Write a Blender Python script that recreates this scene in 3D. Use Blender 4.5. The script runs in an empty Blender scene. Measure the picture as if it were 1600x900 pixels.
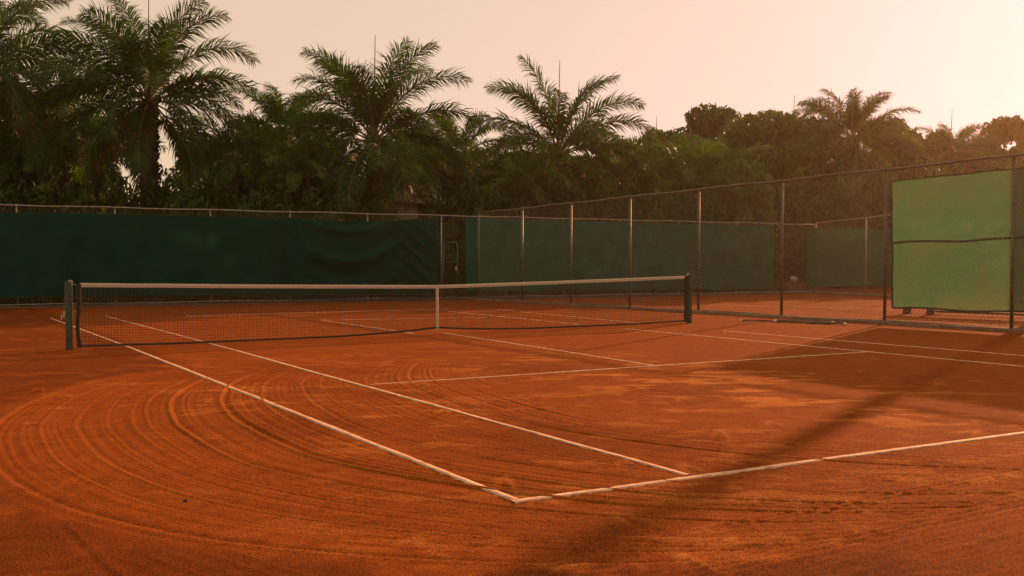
import bpy, math, random
import numpy as np
from mathutils import Vector

PI = math.pi
rad = math.radians
SC = bpy.context.scene
COL = SC.collection
rng = np.random.default_rng(7)
random.seed(7)

# ------------------------------------------------------------------ survey of the place
# The camera stands in the left run-back behind the near baseline; the net lies along x at y = 0.
F = 1592.5
CAM = np.array([-8.6094, -17.0867, 1.4618])
YAW, PITCH = .5373, -.0309
FW = np.array([math.sin(YAW)*math.cos(PITCH), math.cos(YAW)*math.cos(PITCH), math.sin(PITCH)])
RT = np.array([math.cos(YAW), -math.sin(YAW), 0.])
UP = np.cross(RT, FW)
SUN_DIR = np.array([9.22, 4.62, 3.1]); SUN_DIR /= np.linalg.norm(SUN_DIR)
SUN_EL = math.asin(SUN_DIR[2]); SUN_AZ = math.atan2(SUN_DIR[0], SUN_DIR[1])

def sight(u, v): return FW + RT*(u-800)/F - UP*(v-450)/F
def ground_at(u, v, z=0.):
    d = sight(u, v); return CAM + (z-CAM[2])/d[2]*d
def depth_at(u, v, D): return CAM + sight(u, v)*D

# ------------------------------------------------------------------ node helpers
def new_mat(name):
    m = bpy.data.materials.new(name); m.use_nodes = True
    nt = m.node_tree; nt.nodes.clear()
    out = nt.nodes.new('ShaderNodeOutputMaterial')
    return m, nt, out
def nd(nt, typ, **kw):
    n = nt.nodes.new(typ)
    for k, v in kw.items():
        if k.startswith('i_'):
            key = k[2:]
            n.inputs[int(key) if key.isdigit() else key.replace('_', ' ')].default_value = v
        else: setattr(n, k, v)
    return n
def lk(nt, a, b): nt.links.new(a, b)
def ramp(nt, fac, stops, interp='LINEAR'):
    r = nt.nodes.new('ShaderNodeValToRGB'); r.color_ramp.interpolation = interp
    els = r.color_ramp.elements
    while len(els) < len(stops): els.new(.5)
    for e, (p, c) in zip(els, stops):
        e.position = p; e.color = c if len(c) == 4 else (*c, 1)
    lk(nt, fac, r.inputs[0]); return r
def mixc(nt, fac, a, b, mode='MIX'):
    m = nt.nodes.new('ShaderNodeMix'); m.data_type = 'RGBA'; m.blend_type = mode
    for sock, val in ((m.inputs[0], fac), (m.inputs[6], a), (m.inputs[7], b)):
        if isinstance(val, (int, float)): sock.default_value = val
        elif isinstance(val, tuple): sock.default_value = val if len(val) == 4 else (*val, 1)
        else: lk(nt, val, sock)
    return m.outputs[2]
def noise(nt, vec, scale, detail=4, rough=.55, dim='3D'):
    n = nd(nt, 'ShaderNodeTexNoise', i_Scale=scale, i_Detail=detail, i_Roughness=rough)
    n.noise_dimensions = dim
    if vec is not None: lk(nt, vec, n.inputs['Vector'])
    return n.outputs[0]
def objco(nt):
    return nt.nodes.new('ShaderNodeTexCoord').outputs['Object']
def worldpos(nt):
    return nt.nodes.new('ShaderNodeNewGeometry').outputs['Position']

def worn(name, base, rough=.6, metal=0., var=.35, scale=6., bump=.0, dirt=None):
    """paint / metal / timber with uneven tone and dirt"""
    m, nt, out = new_mat(name)
    p = nd(nt, 'ShaderNodeBsdfPrincipled', i_Roughness=rough, i_Metallic=metal)
    co = objco(nt)
    n = noise(nt, co, scale, 6)
    lo = tuple(c*(1-var) for c in base); hi = tuple(min(1, c*(1+var)) for c in base)
    c = ramp(nt, n, [(.3, lo), (.7, hi)]).outputs[0]
    if dirt:
        n2 = noise(nt, co, scale*3.1, 8, .7)
        f = ramp(nt, n2, [(.52, (0, 0, 0)), (.68, (1, 1, 1))]).outputs[0]
        c = mixc(nt, f, c, dirt)
    lk(nt, c, p.inputs['Base Color'])
    if bump:
        b = nd(nt, 'ShaderNodeBump', i_Strength=.5, i_Distance=bump)
        lk(nt, n, b.inputs['Height']); lk(nt, b.outputs[0], p.inputs['Normal'])
    lk(nt, p.outputs[0], out.inputs[0]); return m

def leafy(name, dark, light, trans=.35, dry=None, dry_at=.7, glow=(.95, 1.2, .40)):
    m, nt, out = new_mat(name)
    co = worldpos(nt)
    n = noise(nt, co, .55, 3)
    n2 = noise(nt, co, 5.0, 3)
    c = ramp(nt, n, [(.35, dark), (.68, light)]).outputs[0]
    c = mixc(nt, .5, c, ramp(nt, n2, [(.3, dark), (.72, light)]).outputs[0])
    if dry:
        f = ramp(nt, n2, [(dry_at, (0, 0, 0)), (dry_at+.06, (1, 1, 1))]).outputs[0]
        c = mixc(nt, f, c, dry)
    d = nd(nt, 'ShaderNodeBsdfPrincipled', i_Roughness=.5)
    d.inputs['Specular IOR Level'].default_value = .2
    t = nt.nodes.new('ShaderNodeBsdfTranslucent')
    lk(nt, c, d.inputs['Base Color'])
    lk(nt, mixc(nt, 1., c, glow, 'MULTIPLY'), t.inputs['Color'])
    mx = nd(nt, 'ShaderNodeMixShader', i_0=trans)
    lk(nt, d.outputs[0], mx.inputs[1]); lk(nt, t.outputs[0], mx.inputs[2])
    lk(nt, mx.outputs[0], out.inputs[0]); return m

def cloth_mat(name, base, see, trans, weave=260., fade=.25, show_through=None):
    """shade netting: woven, partly see-through, lets light glow through it"""
    m, nt, out = new_mat(name)
    co = objco(nt)
    n = noise(nt, co, 1.3, 5, .6)
    n2 = noise(nt, co, 14., 4, .6)
    lo = tuple(c*(1-fade) for c in base); hi = tuple(c*(1+fade) for c in base)
    c = ramp(nt, n, [(.3, lo), (.72, hi)]).outputs[0]
    if show_through:
        n3 = noise(nt, co, .8, 6, .7)
        c = mixc(nt, ramp(nt, n3, [(.42, (0, 0, 0)), (.62, (.9, .9, .9))]).outputs[0], c, show_through)
    dust = ramp(nt, n2, [(.62, (0, 0, 0)), (.8, (.3, .3, .3))]).outputs[0]
    c = mixc(nt, dust, c, (.12, .09, .06))
    d = nd(nt, 'ShaderNodeBsdfDiffuse', i_Roughness=.6); lk(nt, c, d.inputs[0])
    t = nt.nodes.new('ShaderNodeBsdfTranslucent'); lk(nt, mixc(nt, 1., c, (1.5, 1.5, 1.2), 'MULTIPLY'), t.inputs[0])
    mx = nd(nt, 'ShaderNodeMixShader', i_0=trans)
    lk(nt, d.outputs[0], mx.inputs[1]); lk(nt, t.outputs[0], mx.inputs[2])
    tr = nt.nodes.new('ShaderNodeBsdfTransparent')
    mx2 = nd(nt, 'ShaderNodeMixShader', i_0=see)
    lk(nt, mx.outputs[0], mx2.inputs[1]); lk(nt, tr.outputs[0], mx2.inputs[2])
    lk(nt, mx2.outputs[0], out.inputs[0]); return m

# ------------------------------------------------------------------ mesh helpers
class MB:
    def __init__(s): s.v = []; s.f = []; s.mi = []
    def add(s, vs, fs, mi=0):
        o = len(s.v); s.v += [tuple(map(float, p)) for p in vs]
        s.f += [tuple(i+o for i in f) for f in fs]; s.mi += [mi]*len(fs)
    def box(s, c, size, rz=0., mi=0, bev=0.):
        x, y, z = (d/2 for d in size); ca, sa = math.cos(rz), math.sin(rz)
        b = min(bev, x*.9, y*.9)
        if b > 0: ring = [(-x+b,-y),(x-b,-y),(x,-y+b),(x,y-b),(x-b,y),(-x+b,y),(-x,y-b),(-x,-y+b)]
        else: ring = [(-x,-y),(x,-y),(x,y),(-x,y)]
        n = len(ring); vs = []
        for zz in (-z, z):
            for px, py in ring: vs.append((c[0]+px*ca-py*sa, c[1]+px*sa+py*ca, c[2]+zz))
        fs = [tuple(reversed(range(n))), tuple(range(n, 2*n))]
        fs += [(i, (i+1) % n, n+(i+1) % n, n+i) for i in range(n)]
        s.add(vs, fs, mi)
    def tube(s, pts, rads, n=8, mi=0, caps=True):
        pts = [np.array(p, float) for p in pts]
        if not hasattr(rads, '__len__'): rads = [rads]*len(pts)
        vs, fs = [], []; ref = None
        for i, p in enumerate(pts):
            t = pts[min(i+1, len(pts)-1)] - pts[max(i-1, 0)]; t = t/(np.linalg.norm(t)+1e-9)
            if ref is None:
                ref = np.cross(t, (0, 0, 1.) if abs(t[2]) < .9 else (1., 0, 0))
            a = ref - t*np.dot(ref, t); a /= np.linalg.norm(a)+1e-9; ref = a
            b = np.cross(t, a)
            for k in range(n):
                th = 2*PI*k/n
                vs.append(p + (a*math.cos(th) + b*math.sin(th))*rads[i])
        for i in range(len(pts)-1):
            for k in range(n):
                k2 = (k+1) % n
                fs.append((i*n+k, i*n+k2, (i+1)*n+k2, (i+1)*n+k))
        if caps:
            fs.append(tuple(reversed(range(n)))); fs.append(tuple(range((len(pts)-1)*n, len(pts)*n)))
        s.add(vs, fs, mi)
    def grid(s, P, mi=0):
        P = np.asarray(P); a, b = P.shape[:2]
        fs = [(i*b+j, (i+1)*b+j, (i+1)*b+j+1, i*b+j+1) for i in range(a-1) for j in range(b-1)]
        s.add(P.reshape(-1, 3), fs, mi)
    def build(s, name, mats, parent=None, smooth=False):
        me = bpy.data.meshes.new(name); me.from_pydata(s.v, [], s.f)
        mats = mats if isinstance(mats, (list, tuple)) else [mats]
        for m in mats: me.materials.append(m)
        if len(mats) > 1: me.polygons.foreach_set('material_index', s.mi)
        if smooth: me.polygons.foreach_set('use_smooth', [True]*len(me.polygons))
        me.update()
        return link(name, me, parent)
def link(name, me, parent=None):
    o = bpy.data.objects.new(name, me); COL.objects.link(o)
    if parent is not None: o.parent = parent
    return o
def quad_mesh(name, Q, mats, mi=None):
    """Q: (N,4,3) array of separate quads"""
    N = len(Q); me = bpy.data.meshes.new(name)
    me.vertices.add(4*N); me.vertices.foreach_set('co', np.ascontiguousarray(Q, dtype=np.float32).ravel())
    me.loops.add(4*N); me.loops.foreach_set('vertex_index', np.arange(4*N, dtype=np.int32))
    me.polygons.add(N)
    me.polygons.foreach_set('loop_start', np.arange(0, 4*N, 4, dtype=np.int32))
    me.polygons.foreach_set('loop_total', np.full(N, 4, dtype=np.int32))
    for m in mats: me.materials.append(m)
    if mi is not None: me.polygons.foreach_set('material_index', np.asarray(mi, dtype=np.int32))
    me.update(calc_edges=True); return me
def empty(name, loc=(0, 0, 0), rz=0.):
    o = bpy.data.objects.new(name, None); COL.objects.link(o)
    o.location = loc; o.rotation_euler = (0, 0, rz); o.empty_display_size = .2; return o
def tag(o, label=None, cat=None, group=None, kind=None):
    if label: o['label'] = label
    if cat: o['category'] = cat
    if group: o['group'] = group
    if kind: o['kind'] = kind
    return o
def copy_thing(root):
    r = root.copy(); COL.objects.link(r)
    for ch in root.children:
        c = ch.copy(); COL.objects.link(c); c.parent = r
        for g in ch.children:
            d = g.copy(); COL.objects.link(d); d.parent = c
    return r

# ------------------------------------------------------------------ clay relief
def vnoise(x, y, seed):
    xi = np.floor(x); yi = np.floor(y); fx = x-xi; fy = y-yi
    fx = fx*fx*(3-2*fx); fy = fy*fy*(3-2*fy)
    def h(a, b):
        t = np.sin(a*127.1 + b*311.7 + seed*74.7)*43758.5453
        return t-np.floor(t)
    return (h(xi, yi)*(1-fx) + h(xi+1, yi)*fx)*(1-fy) + (h(xi, yi+1)*(1-fx) + h(xi+1, yi+1)*fx)*fy - .5
def fbm(x, y, seed, octs=4):
    a = 1.; t = 0.
    for i in range(octs):
        t = t + a*vnoise(x*2**i, y*2**i, seed+i); a *= .5
    return t
def smooth(a, b, x):
    t = np.clip((x-a)/(b-a), 0, 1); return t*t*(3-2*t)

_rr = np.random.default_rng(21)
PASSES = [(-8.12, .7, .05), (-7.73, .8, .035), (-7.62, .5, .025), (-7.45, .9, .04), (-7.20, .6, .03), (-6.98, .5, .03), (-6.86, .6, .03),
          (-6.64, 1.5, .045), (-6.52, .5, .025), (-6.14, 1.5, .05), (-5.95, .5, .03), (-5.72, .8, .04), (-5.28, 1.0, .04), (-5.05, .5, .03), (-4.5, .6, .04),
          (-3.94, 1.1, .05), (-3.72, .6, .04), (-3.1, .5, .05)]
PASSES += [(_rr.uniform(-7.9, -3.), _rr.uniform(.15, .45), _rr.uniform(.016, .03)) for _ in range(36)]
SWEEPS = [(-13.55, 1.0, .04), (-13.42, .5, .03), (-13.85, .6, .05), (-12.95, .5, .03), (-14.2, .6, .05), (-12.6, .35, .03)]
SWEEPS += [(_rr.uniform(-14.4, -12.2), _rr.uniform(.1, .3), _rr.uniform(.015, .03)) for _ in range(14)]

PRINTS = []
for i in range(110):   # shoe prints and slide marks, thickest round the baseline and on the right
    if i < 70: px, py = _rr.uniform(-4.5, 2.5), _rr.uniform(-13.6, -8.)
    elif i < 92: px, py = _rr.uniform(-7.8, -3.), _rr.uniform(-9., -5.)
    else: px, py = _rr.uniform(-7.5, -4.), _rr.uniform(-14., -11.5)
    PRINTS.append((px, py, _rr.uniform(0, PI), _rr.choice([.12, .13, .22, .3])))

def clay(x, y):
    """height of the clay and its tone (lighter where looser, dimmed at the margin), at world x, y"""
    near = smooth(-1., -4., y)*smooth(6., 2., np.abs(x+3))
    h = .006*fbm(x*.4, y*.4, 3, 2)
    h = h + .0012*fbm(x*3, y*3, 11, 3)
    loose_dim = np.zeros_like(x)
    # turns of the drag brush: every pass a U-turn open to the right
    wob = .05*fbm(x*.8, y*.8, 31, 2)
    q = np.clip(np.where(y < -9, (-9-y)/4.65, (y+9)/5.6), 0, .995)
    a = np.where(y < -9, 4.1, 3.2)
    c = np.sqrt(1-q*q)
    s = x - a*(1-c) + wob
    slope = c/np.sqrt(c*c + (a/5.*q)**2*1.0 + 1e-6)
    body = smooth(-8.35, -8.1, s)*smooth(-2.2, -3.6, s)*smooth(.985, .93, q)
    fadey = smooth(-3.2, -5.2, y)
    rd = np.zeros_like(x)
    for k, (s0, amp, w) in enumerate(PASSES):
        d = (s-s0)*slope
        am = amp*(.45 + 1.1*np.clip(.5+vnoise(y*.6+k*9.1, x*.3, 40+k), 0, 1))
        w = w*.5; rd += am*(np.exp(-(d/w)**2) - .75*np.exp(-((d-1.7*w)/(w*.9))**2))
    rd = np.clip(rd, -.75, 1.5)
    comb = 1.2*vnoise(s*32, y*.35, 90) + .8*vnoise(s*14, y*.25, 91)
    h = h + body*fadey*(.0080*rd + .0050*comb*(.25+slope))
    loose_dim += body*fadey*np.clip(rd, 0, 2)*.2
    # long straight passes behind the baseline
    t = y - .02*(x+3)**2*np.where(x > -3, .35, -.2) + .05*fbm(x*.5, y*.5, 77, 2)
    bb = smooth(-11.95, -12.5, t)*smooth(-7., -5.2, x)
    r2 = np.zeros_like(x)
    for k, (t0, amp, w) in enumerate(SWEEPS):
        d = t-t0
        am = amp*(.3 + 1.3*np.clip(.5+vnoise(x*.5+k*5.3, y*.2, 60+k), 0, 1))
        w = w*.55; r2 += am*(np.exp(-(d/w)**2) - .75*np.exp(-((d-1.7*w)/w)**2))
    r2 = np.clip(r2, -.6, 1.3)
    h = h + bb*(.0105*r2 + .0055*vnoise(t*34, x*.3, 92) + .0045*vnoise(t*14, x*.25, 93)); loose_dim += bb*np.clip(r2, 0, 2)*.28
    # scuffed, slid-on and trodden clay
    st = smooth(-2.2, -.9, x+.25*(y+9))*smooth(-3.5, -7, y)
    sl = fbm((x*.86-y*.5)*1.3, (x*.5+y*.86)*3.4, 120, 4)
    sl = sl*.8 + .45*fbm((x*.86-y*.5)*5., (x*.5+y*.86)*11., 126, 3); sc = smooth(.15, .34, sl)*(.45+.55*st)*near
    h = h + sc*.004*(.4+vnoise(x*9, y*9, 122)); loose_dim += sc*.85
    for px, py, pa, pl in PRINTS:
        k = (np.abs(x-px) < .4) & (np.abs(y-py) < .4)
        if not k.any(): continue
        ca, sa = math.cos(pa), math.sin(pa)
        u_ = ((x[k]-px)*ca + (y[k]-py)*sa)/pl; v_ = (-(x[k]-px)*sa + (y[k]-py)*ca)/.048
        rr = u_*u_ + v_*v_
        h[k] += -.0024*np.exp(-rr**2) + .0026*np.exp(-((np.sqrt(rr)-1.25)/.4)**2)*smooth(-.2, 1., u_)
        loose_dim[k] += .45*np.exp(-((np.sqrt(rr)-1.3)/.45)**2)*smooth(-.2, 1., u_) - .2*np.exp(-rr**2)
    pit = fbm(x*6+3, y*6, 130, 3)
    rough = smooth(.05, .5, fbm(x*.45, y*.45, 133, 2)+.12)
    h = h + near*(.0022*np.maximum(pit, -.1)*rough)
    # untouched rough margin and a pair of tread grooves outside the turns
    edge = smooth(-8.05, -8.45, s)
    edge = np.maximum(edge, smooth(-11.6, -12.6, y)*smooth(-6.9, -7.7, x-.25*(y+12)))
    h = h + edge*(.006*fbm(x*7, y*7, 140, 4) - .002)
    loose_dim += edge*smooth(.1, .5, fbm(x*3, y*3, 141, 3))*.5
    g = (x+7.86) + .08*(y+11.7)
    tread = smooth(-10.9, -11.4, y)
    h = h + tread*(.8+vnoise(x*3, y*5, 150))*.005*(np.exp(-((g-.04)/.022)**2) - np.exp(-(g/.025)**2))
    for k in range(5):
        gg = (x + 7.6 - .11*k) + .32*(y+12.3)
        h = h + smooth(-11.7, -12.1, y)*.003*np.exp(-(gg/.02)**2)
    far = smooth(0, 6, y) + smooth(5, 9, x)
    h = h*np.clip(1-.6*far, .3, 1)
    loose_dim = loose_dim - .55*edge - .3*near*smooth(.0, .5, fbm(x*.7, y*.7, 160, 4))  # margin: coarse darker clay, with the foreground corner's dimming put into its colour
    return h, np.clip(loose_dim, -1, 1)

def axis(lo, hi, step, out_lo, out_hi):
    a = [*np.arange(lo, hi, step)]
    s = step; p = a[-1]
    while p < out_hi: s *= 1.07; p += s; a.append(p)
    s = step; p = lo; b = []
    while p > out_lo: s *= 1.07; p -= s; b.append(p)
    return np.array(b[::-1] + a)

def clay_material():
    m, nt, out = new_mat('red_clay')
    p = nd(nt, 'ShaderNodeBsdfPrincipled', i_Roughness=.92)
    p.inputs['Specular IOR Level'].default_value = .02
    co = worldpos(nt)
    at = nd(nt, 'ShaderNodeAttribute', attribute_name='loose_dim')
    n1 = noise(nt, co, .35, 5, .6); n2 = noise(nt, co, 5., 6, .65); n3 = noise(nt, co, 95., 4, .8); n4 = noise(nt, co, 24., 6, .75)
    c = ramp(nt, n1, [(.3, (.215, .052, .0085)), (.7, (.315, .080, .0130))]).outputs[0]
    c = mixc(nt, .55, c, ramp(nt, n2, [(.28, (.125, .029, .0060)), (.5, (.258, .062, .0100)), (.76, (.345, .090, .0140))]).outputs[0])
    lo_ = nd(nt, 'ShaderNodeMath', operation='MAXIMUM'); lk(nt, at.outputs['Fac'], lo_.inputs[0]); lo_.inputs[1].default_value = 0.
    ng_ = nd(nt, 'ShaderNodeMath', operation='MULTIPLY', use_clamp=True); lk(nt, at.outputs['Fac'], ng_.inputs[0]); ng_.inputs[1].default_value = -1.
    c = mixc(nt, lo_.outputs[0], c, (.50, .172, .040))
    c = mixc(nt, ng_.outputs[0], c, (.085, .021, .006))  # dark tone for the dimmed margin, print hollows and brown patches
    sp = ramp(nt, n4, [(.54, (0, 0, 0)), (.66, (.6, .6, .6))]).outputs[0]
    c = mixc(nt, sp, c, (.095, .025, .006))
    g = ramp(nt, n3, [(.40, (.42, .40, .38)), (.61, (1.55, 1.55, 1.5))]).outputs[0]
    c = mixc(nt, 1., c, g, 'MULTIPLY')
    lk(nt, c, p.inputs['Base Color'])
    b1 = nd(nt, 'ShaderNodeBump', i_Strength=.9, i_Distance=.010); lk(nt, n4, b1.inputs['Height'])
    b2 = nd(nt, 'ShaderNodeBump', i_Strength=.9, i_Distance=.006); lk(nt, n3, b2.inputs['Height'])
    lk(nt, b1.outputs[0], b2.inputs['Normal']); lk(nt, b2.outputs[0], p.inputs['Normal'])
    lk(nt, p.outputs[0], out.inputs[0]); return m
CLAY = clay_material()

def make_ground():
    xs = axis(-8.7, 3.4, .0135, -320, 340); ys = axis(-14.5, -3.2, .0135, -300, 340)
    X, Y = np.meshgrid(xs, ys, indexing='xy')
    H, L = clay(X, Y)
    ny, nx = X.shape
    me = bpy.data.meshes.new('ground')
    V = np.stack([X, Y, H], -1).reshape(-1, 3).astype(np.float32)
    me.vertices.add(len(V)); me.vertices.foreach_set('co', V.ravel())
    idx = np.arange(nx*ny, dtype=np.int32).reshape(ny, nx)
    Q = np.stack([idx[:-1, :-1], idx[:-1, 1:], idx[1:, 1:], idx[1:, :-1]], -1).reshape(-1, 4)
    n = len(Q)
    me.loops.add(4*n); me.loops.foreach_set('vertex_index', Q.ravel())
    me.polygons.add(n)
    me.polygons.foreach_set('loop_start', np.arange(0, 4*n, 4, dtype=np.int32))
    me.polygons.foreach_set('loop_total', np.full(n, 4, dtype=np.int32))
    me.polygons.foreach_set('use_smooth', np.ones(n, dtype=bool))
    at = me.attributes.new('loose_dim', 'FLOAT', 'POINT'); at.data.foreach_set('value', L.ravel().astype(np.float32))
    me.materials.append(CLAY); me.update(calc_edges=True)
    tag(link('ground', me), kind='structure')
make_ground()

# ------------------------------------------------------------------ court lines
def line_material():
    m, nt, out = new_mat('dusty_white_tape')
    p = nd(nt, 'ShaderNodeBsdfPrincipled', i_Roughness=.8)
    co = worldpos(nt)
    n = noise(nt, co, 9., 6, .7); n2 = noise(nt, co, 60., 4, .7); n3 = noise(nt, co, 1.1, 3, .6)
    c = ramp(nt, n, [(.33, (.38, .17, .09)), (.6, (.70, .47, .36))]).outputs[0]
    c = mixc(nt, ramp(nt, n2, [(.56, (0, 0, 0)), (.74, (.75, .75, .75))]).outputs[0], c, (.33, .12, .05))
    c = mixc(nt, ramp(nt, n3, [(.45, (0, 0, 0)), (.8, (.7, .7, .7))]).outputs[0], c, (.42, .2, .1))
    lk(nt, c, p.inputs['Base Color'])
    b = nd(nt, 'ShaderNodeBump', i_Strength=.6, i_Distance=.004); lk(nt, n2, b.inputs['Height']); lk(nt, b.outputs[0], p.inputs['Normal'])
    lk(nt, p.outputs[0], out.inputs[0]); return m
TAPE = line_material()
def court_line(a, b, w, label, seed, group='white court lines'):
    a = np.array(a[:2], float); b = np.array(b[:2], float); L = np.linalg.norm(b-a)
    n = max(8, int(L/.06)); t = np.linspace(0, 1, n)[:, None]
    d = (b-a)/L; nr = np.array([-d[1], d[0]])
    c = a + (b-a)*t
    k = t[:, 0]*L
    c = c + nr*(.0035*fbm(k*.9, k*0+seed, seed, 3))[:, None]
    rows = []
    for j, o in enumerate((-1., -.94, 0, .94, 1.)):
        e = o*(w/2 + (.0075*fbm(k*15, k*0+j*3.3, seed+5, 3) if abs(o) > .5 else 0))
        q = c + nr*np.reshape(e, (-1, 1))
        h, _ = clay(q[:, 0], q[:, 1])
        h = np.convolve(np.pad(h, 6, mode='edge'), np.ones(13)/13, 'valid')
        z = h + (.0055 if abs(o) < .97 else -.01) + .001*fbm(k*4, k*0+1, seed+9, 2)
        rows.append(np.column_stack([q, z]))
    m = MB(); m.grid(np.array(rows).transpose(1, 0, 2)[:, ::-1])
    o = m.build('court_line', TAPE, smooth=True)
    tag(o, label, 'court line', group); return o
g2 = lambda u, v: ground_at(u, v)[:2]
LC = g2(808, 783)
court_line(LC+np.array([-.03, .0]), g2(1600, 677)*1.0+ (g2(1600, 677)-LC)*1.6, .062, 'long white baseline crossing the foreground clay to the right edge', 1)
court_line(LC+np.array([0., .03]), g2(200, 542), .056, 'white doubles sideline from the baseline corner to under the left of the net', 2)
court_line(g2(1076, 743)+np.array([.0, .02]), g2(332, 538), .052, 'white singles sideline meeting the baseline short of its corner on the left half', 3)
court_line(g2(578, 601), g2(1362, 549.5), .046, 'white service line crossing the middle of the near court', 4)
court_line(g2(1029, 572.5), g2(692, 520), .046, 'white centre service line running from the service line to the net strap', 5)
e = g2(1360, 550); f = g2(975, 513.5)
court_line(e+(e-f)*1.1, f, .046, 'white singles sideline on the far right that meets the service line end', 6)
e = g2(1600, 556); f = g2(1130, 517)
court_line(e+(e-f)*.9, f, .046, 'outermost white sideline on the right, nearest the tall chain link fence', 7)
court_line(g2(200, 542), g2(79, 497), .046, 'white doubles sideline beyond the net, passing behind the left net post', 8)
court_line(g2(332, 538), g2(165, 494), .046, 'white singles sideline seen through the left part of the net', 9)
court_line(g2(647, 521), g2(500, 500), .042, 'white centre line beyond the net seen left of the strap', 10)
court_line(g2(290, 493.5), g2(700, 483), .04, 'faint dusty far baseline seen through the net mesh', 11)
court_line(g2(500, 500), g2(760, 496.5), .04, 'faint dusty far service line seen through the net around the strap', 12)
court_line(g2(905, 507), g2(700, 486.5), .042, 'white far singles sideline seen through the net right of the strap', 13)
court_line(g2(1000, 505), g2(780, 484), .04, 'white far doubles sideline seen through the right part of the net', 14)
court_line(g2(1110, 476), g2(1420, 484), .05, 'pale line on the neighbouring court beyond the tall fence', 15)

# ------------------------------------------------------------------ net
M_POST = worn('dark_green_paint', (.022, .05, .03), .45, 0, .3, 9, .001, (.10, .06, .035))
M_STEEL = worn('dull_steel', (.42, .40, .37), .4, .8, .3, 20)
M_BAND = worn('white_canvas_band', (.52, .42, .35), .8, 0, .16, 30, .001, (.38, .26, .19))
M_CORD = worn('black_net_cord', (.020, .016, .013), .8, 0, .3, 20)
M_TAPE_DARK = worn('black_canvas_tape', (.022, .017, .014), .8, 0, .4, 14, .001)
XL, XR = -6.42, 6.17
YN = .12
def net_top(x):
    a = np.abs(np.asarray(x, float))/6.4
    return .922 + (1.045-.922)*a**1.15
def net_bot(x):
    a = np.abs(np.asarray(x, float))
    lift = .065*np.exp(-(a/.55)**1.2)
    return .045 - .03*smooth(.4, 2.2, a) + lift + .02*smooth(4.5, 6.2, a)
netroot = tag(empty('tennis_net', (0, YN, 0)), 'black tennis net with white top band strapped down at its centre', 'net')
xa, xb = XL+.17, XR-.13
m = MB()
sp = .047
for i, x in enumerate(np.arange(xa+.03, xb-.02, sp)):
    zt, zb = float(net_top(x))-.04, float(net_bot(x))+.02
    n = 4; zz = np.linspace(zb, zt, n)
    m.tube([(x+.006*float(vnoise(np.array(x*3.), np.array(z*5), 5)), .012*float(vnoise(np.array(x), np.array(z*2), 6)), z) for z in zz], .0027, 4, caps=False)
for k in range(22):
    f_ = (k+.5)/22; xx = np.linspace(xa, xb, 90)
    zz = net_bot(xx)+.02 + (net_top(xx)-.04-net_bot(xx)-.02)*f_
    m.tube([(x, .012*float(vnoise(np.array(x), np.array(z*2), 6)), z+.004*float(vnoise(np.array(x*4), np.array(k*1.7), 8))) for x, z in zip(xx, zz)], .0027, 4, caps=False)
m.build('mesh_netting', M_CORD, netroot)
def ribbon(mb, xs, z0, z1, th):
    rows = []
    for x, a, b in zip(xs, z0, z1):
        rows.append([(x, -th, a), (x, -th*1.25, (a+b)/2), (x, -th, b), (x, 0, b+.006), (x, th, b), (x, th*1.25, (a+b)/2), (x, th, a), (x, -th, a)])
    mb.grid(rows)
xx = np.linspace(xa, xb, 120)
wv = .003*np.array([float(vnoise(np.array(x*2.2), np.array(1.), 9)) for x in xx])
m = MB(); ribbon(m, xx, net_top(xx)-.062+wv, net_top(xx)-.004+wv, .008); band = m.build('top_band', M_BAND, netroot, True)
m = MB(); ribbon(m, np.linspace(xa, xb, 120), net_top(xx)-.036+wv, net_top(xx)-.032+wv, .0105); m.build('stitch_seam', worn('tan_stitching', (.30, .2, .14), .9), band)
m = MB(); ribbon(m, xx, net_bot(xx)-.0, net_bot(xx)+.026, .006); m.build('bottom_tape', M_TAPE_DARK, netroot, True)
for x, s in ((xa, 1), (xb, -1)):
    m = MB(); rows = []
    for z in np.linspace(.03, float(net_top(x))-.01, 14):
        wob = (.035*math.sin(min(1., z/.75)*PI)**2 if s > 0 else .012*math.sin(z*3))
        wd = .03 if z < .62 else .036
        cx = x-.02*s - (wob if z > .0 else 0)*(1 if s > 0 else -1)*.6
        rows.append([(cx-wd, -.012, z), (cx, -.018, z), (cx+wd, -.012, z), (cx+wd, .012, z), (cx-wd, .012, z), (cx-wd, -.012, z)])
    m.grid(rows); m.build('side_tape', M_TAPE_DARK, netroot, True)
m = MB(); rows = []
for z in np.linspace(.06, float(net_top(0))-.0, 16):
    w_ = .025+.002*math.sin(z*40)
    rows.append([(-w_, -.014, z), (0, -.018, z), (w_, -.014, z), (w_, .014, z), (-w_, .014, z), (-w_, -.014, z)])
m.grid(rows); strap = m.build('center_strap', M_BAND, netroot, True)
m = MB(); m.box((0, -.022, .10), (.045, .012, .05)); m.build('buckle', M_STEEL, strap)
m = MB(); m.tube([(0, 0, -.01), (0, 0, .062)], .008, 8); m.build('anchor', M_STEEL, strap)
for x0, x1 in ((XL, xa), (xb, XR)):
    for z0, z1 in ((1.035, float(net_top(xa))-.02), (.62, .6), (.3, .28)):
        m = MB(); m.tube([(x0, 0, z0), ((x0+x1)/2, 0, (z0+z1)/2-.006), (x1, 0, z1)], .004, 6); m.build('tie_cable', M_STEEL, netroot)

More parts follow.
